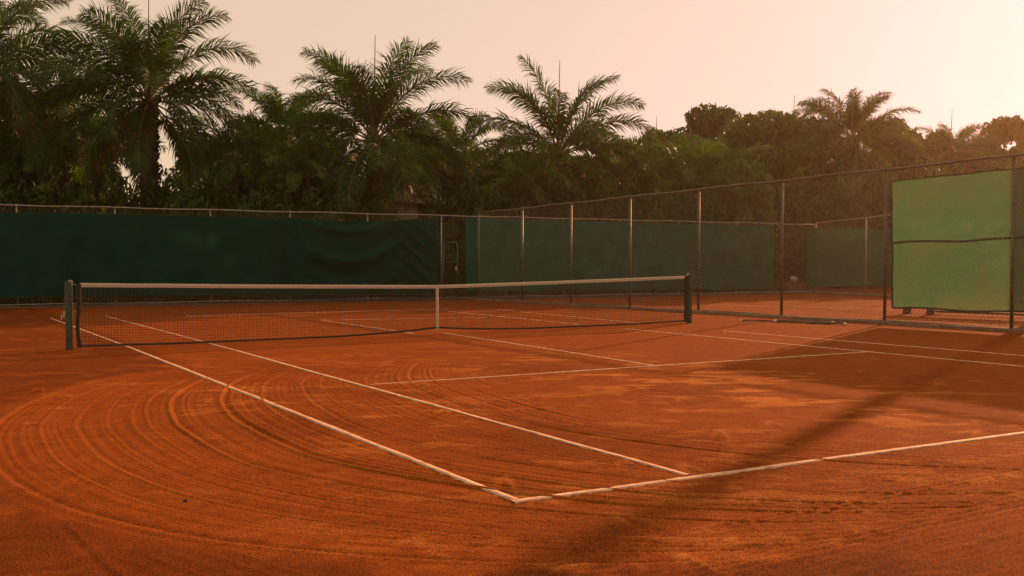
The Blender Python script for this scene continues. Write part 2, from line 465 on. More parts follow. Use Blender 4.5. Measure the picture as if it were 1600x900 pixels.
def net_post(x, side, label):
    r = tag(empty('net_post', (x, YN, 0)), label, 'net post', 'green net posts')
    m = MB(); m.box((0, 0, .525), (.095, .095, 1.07), 0, 0, .014); m.build('column', M_POST, r)
    m = MB(); m.box((0, 0, 1.067), (.085, .085, .016), 0, 0, .02); m.build('cap', M_POST, r)
    m = MB(); m.tube([(side*.03, -.02, 1.062), (side*.03, .02, 1.062)], .036, 14); m.build('pulley', M_STEEL, r)
    if side > 0:
        m = MB(); m.box((-.062, 0, .56), (.03, .05, .10), 0, 0, .008); w = m.build('winder', M_STEEL, r)
        m = MB(); m.tube([(-.07, 0, .56), (-.10, 0, .54), (-.105, -.01, .48)], .009, 8); m.build('crank', M_STEEL, w)
        m = MB(); m.tube([(.051, -.03, .42), (.051, -.03, 1.05)], .004, 6); m.build('cable', M_STEEL, r)
    return r
net_post(XL, 1, 'square green net post at the left end of the net with winder')
net_post(XR, -1, 'square green net post at the right end of the net, in front of the fence')

# ------------------------------------------------------------------ fences
M_PIPE = worn('weathered_grey_pipe', (.115, .092, .076), .5, .35, .35, 7, .001, (.11, .06, .04))
M_PIPE_FAR = worn('pale_galvanised_pipe', (.30, .27, .24), .5, .4, .3, 7, .001, (.14, .1, .07))
M_WIRE = worn('galvanised_wire', (.24, .20, .16), .5, .4, .3, 3)
M_KERB = worn('concrete_kerb', (.21, .125, .085), .9, 0, .3, 2.5, .006, (.14, .06, .03))

def fence(name, A, B, posts, topz, pipe, label, group, pr=.03, wire=True, wr=.0019, spacing=.085, rails=(.07,), mid=None):
    A = np.array(A, float); B = np.array(B, float); L = np.linalg.norm(B-A); d = (B-A)/L
    root = tag(empty(name, (A[0], A[1], 0), math.atan2(d[1], d[0])), label, 'fence', group)
    tz = lambda s: topz[0] + (topz[1]-topz[0])*s/topz[2]
    for s in posts:
        m = MB(); m.tube([(s, 0, -.05), (s, 0, tz(s)-.01)], pr, 10); po = m.build('post', pipe, root, True)
        m = MB(); m.tube([(s, 0, tz(s)-.05), (s, 0, tz(s)+.028)], [pr*1.25, pr*1.15], 10); m.build('post_cap', pipe, po, True)
    m = MB(); ss = np.linspace(posts[0], posts[-1], 40)
    m.tube([(s, 0, tz(s)+.012*math.sin(s*1.9)) for s in ss], pr*.8, 8); m.build('top_rail', pipe, root, True)
    for z in rails:
        m = MB(); m.tube([(s, -.02, z+.01*math.sin(s*1.3)) for s in ss], pr*.62, 8); m.build('bottom_rail', pipe, root, True)
    if mid:
        m = MB(); m.tube([(mid[0], .0, mid[2]), (mid[1], .0, mid[3])], pr*.62, 8); m.build('middle_rail', pipe, root, True)
    if wire:
        s0, s1 = posts[0], posts[-1]; zb = .04
        V = []; Fc = []
        k = 1.15
        for fam in (1, -1):
            Hm = max(tz(s0), tz(s1)); run = Hm/k
            for c in np.arange(s0-run, s1+run, spacing):
                if fam > 0: p, q = (c, zb), (c+run, zb+Hm)
                else: p, q = (c+run, zb), (c, zb+Hm)
                # clip
                (x0, z0), (x1, z1) = p, q
                t0, t1 = 0., 1.
                dx, dz = x1-x0, z1-z0
                for lim, sg in ((s0, 1), (s1, -1)):
                    a0 = (x0-lim)*sg; a1 = (x1-lim)*sg
                    if a0 < 0 and a1 < 0: t0 = 2; break
                    if a0 < 0: t0 = max(t0, a0/(a0-a1))
                    if a1 < 0: t1 = min(t1, a0/(a0-a1))
                b0 = tz(x0)-z0; b1 = tz(x1)-z1
                if b0 < 0 and b1 < 0: continue
                if b1 < 0: t1 = min(t1, b0/(b0-b1))
                if b0 < 0: t0 = max(t0, b0/(b0-b1))
                if t1-t0 < .01: continue
                P = (x0+dx*t0, .004*fam, z0+dz*t0); Qq = (x0+dx*t1, .004*fam, z0+dz*t1)
                nx, nz = -dz, dx; ln = math.hypot(nx, nz); nx *= wr/ln; nz *= wr/ln
                o = len(V)
                for (X_, Y_, Z_) in (P, Qq):
                    V += [(X_+nx, Y_, Z_+nz), (X_, Y_+wr, Z_), (X_-nx, Y_, Z_-nz), (X_, Y_-wr, Z_)]
                Fc += [(o+i, o+(i+1) % 4, o+4+(i+1) % 4, o+4+i) for i in range(4)]
        m = MB(); m.v = V; m.f = Fc; m.mi = [0]*len(Fc)
        m.build('chain_link', M_WIRE, root)
    return root

RA = np.array([7.835, 12.82]); RB = np.array([9.801, -5.358]); RD = (RB-RA)/np.linalg.norm(RB-RA)
RN = np.array([-RD[1], RD[0]])     # away from the court
POSTS_R = [.11, 2.5, 4.87, 7.39, 9.93, 12.56, 15.29, 18.04, 20.75, 23.45]
fence('chain_link_fence', RA, RB, POSTS_R, (2.9, 3.41, 18.3), M_PIPE, 'tall grey chain link fence along the right side of the court', 'chain link fences round the courts', .034, True, .0024, .095)
def on_right_fence(u, v, off=0.):
    """distance along the fence and height where the sight line meets the fence plane"""
    d = sight(u, v); n3 = np.array([RN[0], RN[1], 0]); P0 = np.array([RA[0]+RN[0]*off, RA[1]+RN[1]*off, 0])
    t = np.dot(P0-CAM, n3)/np.dot(d, n3); X = CAM + d*t
    return float(np.dot(X[:2]-RA, RD)), float(X[2])

BA = np.array([-11.0, 15.56]); BB = np.array([22.3, 11.45]); BL = np.linalg.norm(BB-BA); BD = (BB-BA)/BL
BN = np.array([-BD[1], BD[0]])     # away from the court
def on_back(u, v):
    d = sight(u, v); n3 = np.array([BN[0], BN[1], 0]); P0 = np.array([BA[0], BA[1], 0])
    t = np.dot(P0-CAM, n3)/np.dot(d, n3); X = CAM + d*t
    return float(np.dot(X[:2]-BA, BD)), float(X[2])
bposts = sorted([on_back(u, 470)[0] for u in (28, 181, 330, 454, 575, 690, 790, 880, 970, 1060, 1150, 1205)] + [0., BL])
fence('chain_link_fence', BA, BB, bposts, (2.95, 2.72, BL), M_PIPE_FAR, 'long low fence with pale top rail across the back, hung with dark green cloth', 'chain link fences round the courts', .024, True, .0016, .1, rails=(.09,))
SA = BB + np.array([.05, -.05]); SB = np.array([20.9, -2.])
fence('chain_link_fence', SA, SB, [0, 2.7, 5.4, 8.1, 10.8], (2.78, 3.3, 10.8), M_PIPE_FAR, 'fence with pale rail closing the neighbouring court, left of the bright green screen', 'chain link fences round the courts', .026, True, .0016, .1)

# kerbs
def kerb(A, B, w, h, mat):
    L = np.linalg.norm(B-A); d = (B-A)/L; n = np.array([-d[1], d[0]])
    rows = []
    for s in np.linspace(0, L, int(L/.25)):
        c = A + d*s; jig = .006*math.sin(s*5.1)+.006*math.sin(s*1.7)
        prof = [(-w/2, -.05), (-w/2+jig, h*.85), (-w/2+.02+jig, h), (w/2-.02, h), (w/2, h*.85), (w/2, -.05)]
        rows.append([(c[0]+n[0]*o, c[1]+n[1]*o, z) for o, z in prof])
    m = MB(); m.grid(rows); o = m.build('kerb', mat); o['kind'] = 'structure'; return o
kerb(RA-RN*.02, RA+RD*26-RN*.02, .2, .075, M_KERB)
kerb(BA-BN*.02, BB-BN*.02, .16, .05, worn('dark_kerb', (.10, .07, .05), .9, 0, .3, 2.5, .006))
kerb(SA, SB, .16, .05, M_KERB)

# ------------------------------------------------------------------ shade cloths
C_DARK = cloth_mat('dark_green_windscreen', (.005, .054, .040), .03, .22)
C_MID = cloth_mat('faded_green_windscreen', (.020, .110, .080), .05, .22)
C_GREEN = cloth_mat('bright_green_shade_cloth', (.052, .152, .092), .11, .42, fade=.16, show_through=(.074, .142, .074))  # brownish blotches painted in place of the trees behind showing through
M_HEM = worn('dark_hem', (.03, .035, .02), .9)

def hang(A, D, N, s0, s1, top, bot, mat, label, off, folds=None, nx=90, nz=26, seed=0, hem=False, seam=None, sag=0., group=None, amp=.02, ties=0):
    root = tag(empty('windscreen', (A[0]+D[0]*s0, A[1]+D[1]*s0, 0), math.atan2(D[1], D[0])), label, 'windscreen', group)
    L = s1-s0; rows = []
    tops, bots = [], []
    for i in range(nx):
        f = i/(nx-1); x = f*L
        zt = top[0]+(top[1]-top[0])*f - sag*math.sin(PI*f) + .005*math.sin(x*7+seed) + .015*float(vnoise(np.array(x*1.4), np.array(0.3), seed))
        zb = bot[0]+(bot[1]-bot[0])*f + .015*math.sin(x*3.1+seed) + .03*float(vnoise(np.array(x*.9), np.array(2.3), seed+3))
        col = []
        for j in range(nz):
            g = j/(nz-1); z = zb+(zt-zb)*g
            yy = off + amp*float(fbm(np.array(x*.9), np.array(z*2.2), seed+7, 3)) + .25*amp*math.sin(x*2.1+seed)*(1-g)
            dx = 0.
            if folds: yy += folds(f, g)
            if seed == 31: dx = .07*(1-g)*(1-f)**8 - .05*math.sin(g*PI)*(1-f)**12*0
            col.append((x+dx, yy, z))
        rows.append(col); tops.append(col[-1]); bots.append(col[0])
    m = MB(); m.grid(rows); c = m.build('cloth', mat, root, True)
    if hem:
        for e_, r_ in ((tops, .016), (bots, .022), (rows[0], .02)):
            m = MB(); m.tube(e_, r_, 6); m.build('hem', M_HEM, c, True)
    else:
        for e_ in (tops, bots):
            m = MB(); m.tube(e_[::2], .0075, 5); m.build('hem', M_HEM, c, True)
    if seam:
        m = MB()
        for g in seam:
            m.tube([tuple(np.array(r_[int(g*(nz-1))])+np.array([0, -.012, .01*math.sin(i*.21)])) for i, r_ in enumerate(rows)], .024, 6)
        m.build('seam', M_HEM, c, True)
    if ties:
        for i in range(3, nx-2, 12):
            m = MB(); p0 = tops[i]; m.tube([(p0[0], p0[1], p0[2]-.03), (p0[0]+.01, p0[1]*.6, p0[2]+ties*.5), (p0[0]+.015, .03, p0[2]+ties)], .0045, 5); m.build('tie', M_HEM, c)
    return root

def swag(f, g):
    """hanging folds of the slack cloth: catenary creases between its two upper corners"""
    q = (1-g) + .0; x = f
    hump = math.sin(PI*min(1, max(0, (x-.02)/.80)))
    lev = q*1.0 - .30*hump
    w = smooth(0, .12, np.array(x))*smooth(1., .85, np.array(x))
    ph = lev*17 + 2*x
    a = .29*hump*float(w)*(math.sin(ph)+.45*math.sin(ph*1.63+1.3+3*x))*min(1, q*6)*(1-.45*q)
    dg = (x-.62)*1.3 - q*.75
    a += .09*math.exp(-((x-.86)/.13)**2)*math.sin(dg*42)
    return a
s0 = on_back(-140, 400)[0]; sm = on_back(446, 400)[0]; se = on_back(678, 400)[0]
hang(BA, BD, BN, s0, sm+.25, (on_back(-140, 329)[1], on_back(446, 341)[1]), (.33, .28), C_DARK, 'long taut dark green cloth on the left of the back fence', -.13, seed=3, nx=200, nz=40, group='cloths on the back fence', amp=.06)
hang(BA, BD, BN, sm, se, (on_back(446, 340)[1], on_back(678, 341)[1]), (.26, .22), C_DARK, 'slack dark green cloth sagging in curved folds on the back fence', -.3, swag, nx=150, nz=60, seed=11, sag=.12, group='cloths on the back fence', amp=.02)
s0 = on_back(726, 400)[0]; se = on_back(1207, 400)[0]
hang(BA, BD, BN, s0, se, (on_back(726, 341)[1], on_back(1207, 353)[1]), (.30, .22), C_MID, 'long faded green cloth on the back fence seen through the right fence', -.10, nx=150, seed=17, group='cloths on the back fence', amp=.03)
s0 = on_back(1258, 400)[0]; se = s0+4.6
hang(BA, BD, BN, s0, se, (on_back(1258, 356)[1], on_back(1258, 356)[1]), (.26, .26), C_MID, 'short grey green cloth at the far corner beyond the gap in the cloths', -.10, nx=60, seed=23, group='cloths on the back fence', amp=.03)
sl, zt0 = on_right_fence(1393, 283, .09); _, zb0 = on_right_fence(1400, 481, .09)
sr, zt1 = on_right_fence(1600, 262, .09); _, zb1 = on_right_fence(1600, 488, .09)
kx = 8.0/(sr-sl)
hang(RA, RD, RN, sl, sl+8.0, (zt0, zt0+(zt1-zt0)*kx), (zb0, zb0+(zb1-zb0)*kx), C_GREEN, 'bright green backlit shade cloth with dark hem on the right fence', .09, nx=120, nz=40, seed=31, hem=True, seam=[.515], amp=.05, ties=.2)

# ------------------------------------------------------------------ gate in the gap of the back fence
s_g = on_back(692, 470)[0]
gp = BA+BD*s_g-BN*.05
gate = tag(empty('gate', (gp[0], gp[1], 0), math.atan2(BD[1], BD[0])), 'narrow dark green tube gate in the gap between the back cloths', 'gate')
M_GATE = worn('faded_green_tube', (.035, .075, .05), .5, .2, .3, 8, .001, (.1, .06, .04))
gw = on_back(714, 470)[0]-s_g; gh = on_back(700, 379)[1]
for x in (0, gw):
    m = MB(); m.tube([(x, 0, .06), (x, 0, gh)], .028, 8); m.build('stile', M_GATE, gate, True)
for z in (.12, gh*.66, gh):
    m = MB(); m.tube([(0, 0, z), (gw, 0, z)], .022, 8); m.build('rail', M_GATE, gate, True)
m = MB(); m.tube([(gw, 0, gh*.62), (gw+.75, .02, gh*.60)], .014, 8); m.build('latch_bar', M_GATE, gate, True)
m = MB(); m.box((gw-.06, -.03, gh*.55), (.08, .03, .12), 0, 0, .01); m.build('latch', M_PIPE_FAR, gate)

# things lying by the fence
def lying(name, label, cat, P, Q, r0, r1, z, mat, mcap, group=None):
    P = np.array(P, float); Q = np.array(Q, float); L = np.linalg.norm(Q-P); d = (Q-P)/L
    root = tag(empty(name, (P[0], P[1], 0), math.atan2(d[1], d[0])), label, cat, group)
    m = MB(); ss = np.linspace(0, L, 24)
    m.tube([(s, .012*math.sin(s*3), z+.008*math.sin(s*5)) for s in ss], [r0+(r1-r0)*s/L + .004*math.sin(s*17) for s in ss], 10); m.build('body', mat, root, True)
    for s, r in ((-.02, r0), (L, r1)):
        m = MB(); m.tube([(s-.02, 0, z), (s+.05, 0, z)], r*1.15+.004, 10); m.build('end_cap', mcap, root, True)
    return root
M_RUB = worn('dark_rolled_mat', (.085, .068, .052), .8, 0, .35, 12, .004, (.16, .07, .04))
M_PALE = worn('pale_plastic_cap', (.62, .5, .42), .6)
lying('rolled_mat', 'thick dark rolled drag mat lying on the clay beside the right fence', 'drag mat', g2(1212, 503.5), g2(1318, 508.0), .026, .022, .03, M_RUB, M_PALE)
lying('pole', 'thin dark pole with pale tips lying on the clay against the fence kerb', 'pole', g2(1158, 502), g2(1300, 505.0), .016, .016, .02, M_RUB, M_PALE)

# bench behind the bright screen
bp = g2(1413, 490.5); bd = g2(1450, 492)-bp; bl = np.linalg.norm(bd)
bench = tag(empty('bench', (bp[0], bp[1], 0), math.atan2(bd[1], bd[0])), 'low wooden bench behind the bright green cloth, only its legs showing', 'bench')
M_WOOD = worn('weathered_timber', (.10, .06, .04), .8, 0, .35, 5, .003)
for x in (0, bl, bl+2.6):
    m = MB(); m.box((x, .15, .2), (.08, .34, .40), 0, 0, .01); m.build('leg', M_WOOD, bench)
m = MB(); m.box(((bl*2+2.6)/2, .15, .09), (2.56, .05, .05), 0, 0, .008); m.build('stretcher', M_WOOD, bench)
m = MB()
for k in range(3): m.box((bl/2+1.3, .02+.13*k, .425), (bl+3., .11, .04), 0, 0, .01)
m.build('seat', M_WOOD, bench)
m = MB()
for z in (.62, .78): m.box((bl/2+1.3, .35, z), (bl+3., .03, .11), 0, 0, .01)
for x in (.1, bl+2.5): m.box((x, .378, .66), (.06, .02, .42), 0, 0, .005)
m.build('backrest', M_WOOD, bench)

# crumpled white sack in the gap
sk = on_back(1253, 434)[0]; spt = BA+BD*sk+BN*.5
P = []
for i in range(10):
    th = PI*i/9; row = []
    for j in range(17):
        ph = 2*PI*j/16
        rr_ = 1+.28*math.sin(3*ph+2*th)*math.sin(th)+.12*math.sin(7*ph+th*5)
        row.append((.34*rr_*math.sin(th)*math.cos(ph), .25*rr_*math.sin(th)*math.sin(ph), .20-.20*math.cos(th)*rr_))
    P.append(row)
m = MB(); m.grid(P); o = m.build('sack', worn('white_woven_plastic', (.42, .38, .34), .6, 0, .3, 12, .004), None, True)
o.scale = (.5, .5, .55); o.location = (spt[0], spt[1], .45); tag(o, 'crumpled white sack among the brush in the gap beside the far cloth', 'sack')
m = MB(); m.box((0, 0, .225), (1.1, .7, .45), 0, 0, .06)
o = m.build('earth_mound', worn('dry_earth', (.12, .06, .035), .95, 0, .4, 3, .02), None); o.location = (spt[0], spt[1], 0.); o.rotation_euler = (0, 0, -.12); tag(o, kind='structure')

# ------------------------------------------------------------------ vegetation
L_PALM = leafy('palm_leaf', (.026, .060, .014), (.085, .145, .030), .42)
L_PALM2 = leafy('young_palm_leaf', (.038, .085, .016), (.115, .185, .034), .45)
L_DRY = leafy('dry_frond', (.07, .045, .02), (.16, .10, .045), .3)
L_TREE = leafy('dark_tree_leaf', (.016, .038, .010), (.075, .112, .024), .38)
L_TREE2 = leafy('olive_tree_leaf', (.036, .074, .014), (.115, .165, .030), .45)
L_BUSH = leafy('shrub_leaf', (.015, .034, .010), (.055, .082, .018), .34, (.20, .13, .045), .70)
M_RACHIS = worn('frond_stem', (.12, .10, .04), .6)
M_BARK = worn('palm_bark', (.06, .045, .032), .9, 0, .4, 5, .01)
M_BARK2 = worn('tree_bark', (.07, .052, .038), .9, 0, .4, 5, .01)

def nrm(a): return a/(np.linalg.norm(a, axis=-1, keepdims=True)+1e-9)
def frond_quads(base, az, el0, L, droop, R, M=46, Lf=.8, w=.043, start=.14, limp=.62):
    n = 18; s = np.linspace(0, 1, n)
    el = el0 - droop*(.35*s + .65*s**2.6)
    hd = np.array([math.cos(az), math.sin(az), 0])
    bend = R.uniform(-.25, .25)
    side = np.array([-math.sin(az), math.cos(az), 0])
    T = np.cos(el)[:, None]*hd + np.sin(el)[:, None]*np.array([0, 0, 1.]) + side*(bend*s**2)[:, None]
    T = nrm(T)
    P = np.zeros((n, 3)); P[1:] = np.cumsum((T[:-1]+T[1:])/2*(L/(n-1)), 0); P += base
    roll = R.choice([-1, 1])*R.uniform(.15, .85)
    # leaflets
    ts = np.repeat(np.linspace(start, .99, M), 2) + R.uniform(-.006, .006, 2*M); ts = np.clip(ts, 0, .995)
    sg = np.tile([1., -1.], M)
    idx = ts*(n-1); i0 = np.clip(idx.astype(int), 0, n-2); fr = (idx-i0)[:, None]
    p = P[i0]*(1-fr)+P[i0+1]*fr; t = nrm(T[i0]*(1-fr)+T[i0+1]*fr)
    S = nrm(side - t*(t@side)[:, None]); N = np.cross(t, S); N = N*np.sign(N[:, 2:3]+1e-6)
    S = S*math.cos(roll)+N*math.sin(roll); N = nrm(np.cross(t, S)); N = N*np.where(N[:, 2:3] < 0, -1, 1)
    fwd = np.radians(R.normal(36, 4, 2*M) + 16*ts); pit = np.radians(R.normal(4, 13, 2*M))
    d = S*sg[:, None]*np.cos(fwd)[:, None] + t*np.sin(fwd)[:, None]
    d = nrm(d*np.cos(pit)[:, None] + N*np.sin(pit)[:, None])
    env = np.interp(ts, [0, .14, .3, .55, .8, .93, 1], [.3, .6, .95, 1., .82, .55, .3])
    ln = Lf*env*R.uniform(.9, 1.08, 2*M)
    down = np.array([0, 0, -1.])
    mid = p + d*(ln*.5)[:, None]
    d2 = nrm(d + down*(limp*R.uniform(.5, 1.5, 2*M))[:, None])
    tip = mid + d2*(ln*.5)[:, None]
    W = nrm(t - d*(np.sum(t*d, -1))[:, None]); W = nrm(W + .22*R.normal(size=W.shape))
    w_ = (w*R.uniform(.8, 1.2, 2*M)*np.interp(ts, [0, .5, 1], [.8, 1.1, .6]))[:, None]
    q1 = np.stack([p - W*w_*.35, p + W*w_*.35, mid + W*w_*.6, mid - W*w_*.6], 1)
    q2 = np.stack([mid - W*w_*.6, mid + W*w_*.6, tip + W*w_*.08, tip - W*w_*.08], 1)
    # rachis: a three-sided tapering stem
    Sx = nrm(side - T*(T@side)[:, None]); Nx = nrm(np.cross(T, Sx))
    rr_ = (.038*(1-s)**.8+.006)[:, None]*(L/4.4)
    ring = [P+Sx*rr_, P-Sx*rr_*.5+Nx*rr_*.9, P-Sx*rr_*.5-Nx*rr_*.9]
    rq = []
    for a in range(3):
        b = (a+1) % 3
        rq.append(np.stack([ring[a][:-1], ring[b][:-1], ring[b][1:], ring[a][1:]], 1))
    return np.concatenate([q1, q2]), np.concatenate(rq)

RAZ = math.atan2(RT[1], RT[0])      # direction of "right" on the ground; fronds are given relative to it
def palm_meshes(seed, n, L, Lf, leaf, explicit=(), low=-50, M=46, w=.046, top_el=84, droop=(45, 85), dry=4):
    R = np.random.default_rng(seed)
    A, B, D_ = [], [], []
    for (azd, eld, l, dr) in explicit:
        q, r = frond_quads(np.zeros(3), RAZ+rad(azd), rad(eld), l, rad(dr*1.12), R, M, Lf, w); A.append(q); B.append(r)
    for i in range(n):
        f = (i+.5)/n
        el = top_el - (top_el-low)*f**1.05 + R.uniform(-6, 6)
        az = i*2.39996 + R.uniform(-.3, .3)
        dr = droop[0] + (droop[1]-droop[0])*R.uniform(.2, 1) * (.75 if f < .25 else 1)
        if el < 0: dr *= .6
        off = np.array([math.cos(az), math.sin(az), -.5*f])*.16
        q, r = frond_quads(off, az, rad(el), L*R.uniform(.85, 1.08)*(.82 if f < .1 else 1), rad(dr), R, M, Lf*R.uniform(.85, 1.1), w); A.append(q); B.append(r)
    for i in range(dry):
        az = R.uniform(0, 2*PI)
        q, r = frond_quads(np.array([math.cos(az)*.25, math.sin(az)*.25, -.35]), az, rad(R.uniform(-45, -20)), L*R.uniform(.6, .8), rad(55), R, 30, Lf*.7, w*.8, .3); D_.append(q)
    qa, qb = np.concatenate(A), np.concatenate(B)
    Q = np.concatenate([qa, qb]); mi = [0]*len(qa)+[1]*len(qb)
    crown = quad_mesh('crown', Q, [leaf, M_RACHIS], mi)
    dead = quad_mesh('dead_fronds', np.concatenate(D_), [L_DRY]) if D_ else None
    return crown, dead
def palm_trunk(h, r, boots, seed):
    R = np.random.default_rng(seed); m = MB()
    zz = np.linspace(-.1, h, 12)
    m.tube([(.05*math.sin(z*.9+seed), .05*math.cos(z*.7+seed), z) for z in zz], [r*(1.25-.3*z/h + .05*math.sin(z*9)) for z in zz], 12)
    if boots:
        nb = int(h/.16)*7
        for i in range(nb):
            a = i*2.39996; z = .3+(h-.3)*i/nb
            o = np.array([math.cos(a), math.sin(a), 0]); b = o*r*.85+np.array([0, 0, z]); l = R.uniform(.14, .3)
            m.tube([b, b+o*l*.6+np.array([0, 0, l*.7])], [.07, .035], 4)
    return m
palm_cache = {}
def palm(u, v, D, kind, label, scale=1., rz=0., r=.3, boots=True, spear=True, group='palm trees behind the fences', pos=None):
    if kind not in palm_cache: palm_cache[kind] = palm_meshes(**PALMS[kind])
    c, dead = palm_cache[kind]
    X = depth_at(u, v, D) if pos is None else np.array(pos, float)
    root = tag(empty('palm_tree', (X[0], X[1], 0)), label, 'palm tree', group)
    o = palm_trunk(X[2], r*scale, boots, int(abs(u)) % 50).build('trunk', M_BARK, root)
    cr = link('crown', c, root); cr.location = (0, 0, X[2]); cr.rotation_euler = (0, 0, rz); cr.scale = (scale,)*3
    if dead:
        d = link('dead_fronds', dead, root); d.location = (0, 0, X[2]); d.rotation_euler = (0, 0, rz+1); d.scale = (scale,)*3
    if spear:
        hgt = (PALMS[kind]['L']*.98)*scale
        m = MB(); m.tube([(0, 0, X[2]), (.03, .02, X[2]+hgt*.6), (.05, .0, X[2]+hgt)], [.03*scale, .022, .012], 6); m.build('spear_leaf', L_PALM2, root)
    return root
PALMS = dict(
    A=dict(seed=101, n=20, L=4.3, Lf=.98, leaf=L_PALM, low=-58, dry=11, M=130, w=.038, top_el=50, droop=(70, 115),
           explicit=[(0, 58, 5.0, 95), (4, 33, 4.9, 85), (176, 52, 5.0, 100), (178, 72, 4.9, 75), (8, 76, 4.8, 70), (185, 24, 4.6, 90), (350, 14, 4.4, 90), (165, 86, 4.6, 45), (30, 82, 4.7, 50),
                     (200, 62, 4.6, 90), (90, 60, 4.4, 80), (270, 55, 4.4, 85), (300, 68, 4.4, 80), (240, 70, 4.5, 75)]),
    B=dict(seed=202, n=18, L=4.2, Lf=.95, leaf=L_PALM, low=-58, dry=9, M=130, w=.038, top_el=46, droop=(70, 115),
           explicit=[(178, 76, 4.8, 62), (176, 56, 4.9, 105), (2, 80, 4.7, 60), (0, 66, 4.9, 88), (4, 40, 4.9, 90), (184, 34, 4.4, 85), (301, 4, 4.6, 125), (20, 86, 4.4, 40), (170, 66, 4.5, 75), (0, 18, 4.3, 95),
                     (90, 62, 4.2, 80), (265, 66, 4.2, 80), (320, 70, 4.2, 80), (230, 72, 4.2, 70)]),
    C=dict(seed=303, n=18, L=4.1, Lf=.92, leaf=L_PALM, low=-55, dry=9, M=130, w=.038, top_el=44, droop=(70, 115),
           explicit=[(178, 72, 4.6, 75), (178, 48, 4.9, 100), (2, 76, 4.5, 62), (2, 60, 4.6, 78), (0, 44, 4.7, 82), (175, 84, 4.6, 40), (182, 24, 4.3, 90), (358, 22, 4.4, 92),
                     (90, 62, 4.2, 80), (265, 64, 4.2, 80), (310, 72, 4.2, 70), (215, 68, 4.3, 75)]),
    S=dict(seed=404, n=24, L=3.0, Lf=.72, leaf=L_PALM, low=-40, dry=2, M=84, w=.038, droop=(65, 110)),
    Y=dict(seed=505, n=20, L=2.8, Lf=.60, leaf=L_PALM2, low=5, dry=0, M=54, w=.042, droop=(70, 115)),
    G=dict(seed=606, n=36, L=4.2, Lf=.85, leaf=L_PALM, low=-35, dry=2, M=96, w=.045, droop=(45, 85)),
)
palm(232, 158, 39, 'A', 'tallest palm on the left, its upper fronds leaving the top of the picture')
palm(585, 220, 40, 'B', 'palm behind the folded cloth with one frond hanging over the back fence')
palm(873, 240, 44, 'C', 'middle palm with a round crown standing alone against the peach sky')
palm(-30, 108, 38, 'A', 'palm cut off by the left edge of the picture, upper fronds showing', .98, 2.2)
palm(96, 190, 43, 'S', 'dark palm half lost in the trees between the left edge and the tallest palm', 1.25, .6, spear=False)
palm(440, 205, 42, 'S', 'small slender palm between the tallest palm and the palm with the hanging frond', .92, 1.9, .09, False, False)
palm(718, 240, 47, 'S', 'low palm filling the gap between the two middle palms', .95, 3., .2, spear=False)
palm(1330, 216, 58, 'G', 'hazy palm with upright feathery fronds rising above the right fence', .95, .4, spear=False)
palm(1486, 240, 62, 'S', 'small hazy palm with drooping fronds above the bright green cloth', .92, 1.2, .2)
palm(1240, 215, 60, 'S', 'small palm tip poking out of the trees left of the hazy palm', .85, 4.1, .2)
palm(1025, 262, 52, 'S', 'low palm right of the middle palm with a tall thin spear leaf', .9, 5.2, .2)
palm(965, 285, 46, 'S', 'drooping palm low behind the fence at the right foot of the middle palm', 1., 2.6, .2, spear=False)
for u, v, D, sc_, rz, lb in [(1075, 285, 45, 1.05, .3, 'pale young palm with arching fronds left of the olive tree'), (1130, 290, 47, 1., 2.1, 'pale young palm with arching fronds under the olive tree'),
                        (820, 290, 41, .95, 1.2, 'young palm low behind the fence left of the middle palm trunk'), (672, 262, 46, .9, 4., 'young palm behind the small house and the corner of the fences'),
                        (370, 250, 41, 1., 5., 'young palm low behind the fence right of the tallest palm'), (480, 275, 39, .8, .9, 'young palm low behind the fence under the small slender palm'),
                        (150, 250, 41, 1., 3.3, 'young palm low behind the fence left of the tallest palm trunk')]:
    palm(u, v, D, 'Y', lb, sc_, rz, .12, False, False, 'young palms behind the fences')
# stands off to the right, beyond the fence; its trunk throws the long band of shade across the clay
palm(0, 0, 0, 'G', 'palm standing beyond the right edge of the picture', 1., 0., .135, False, False, pos=(20.4, .12, 13.5))

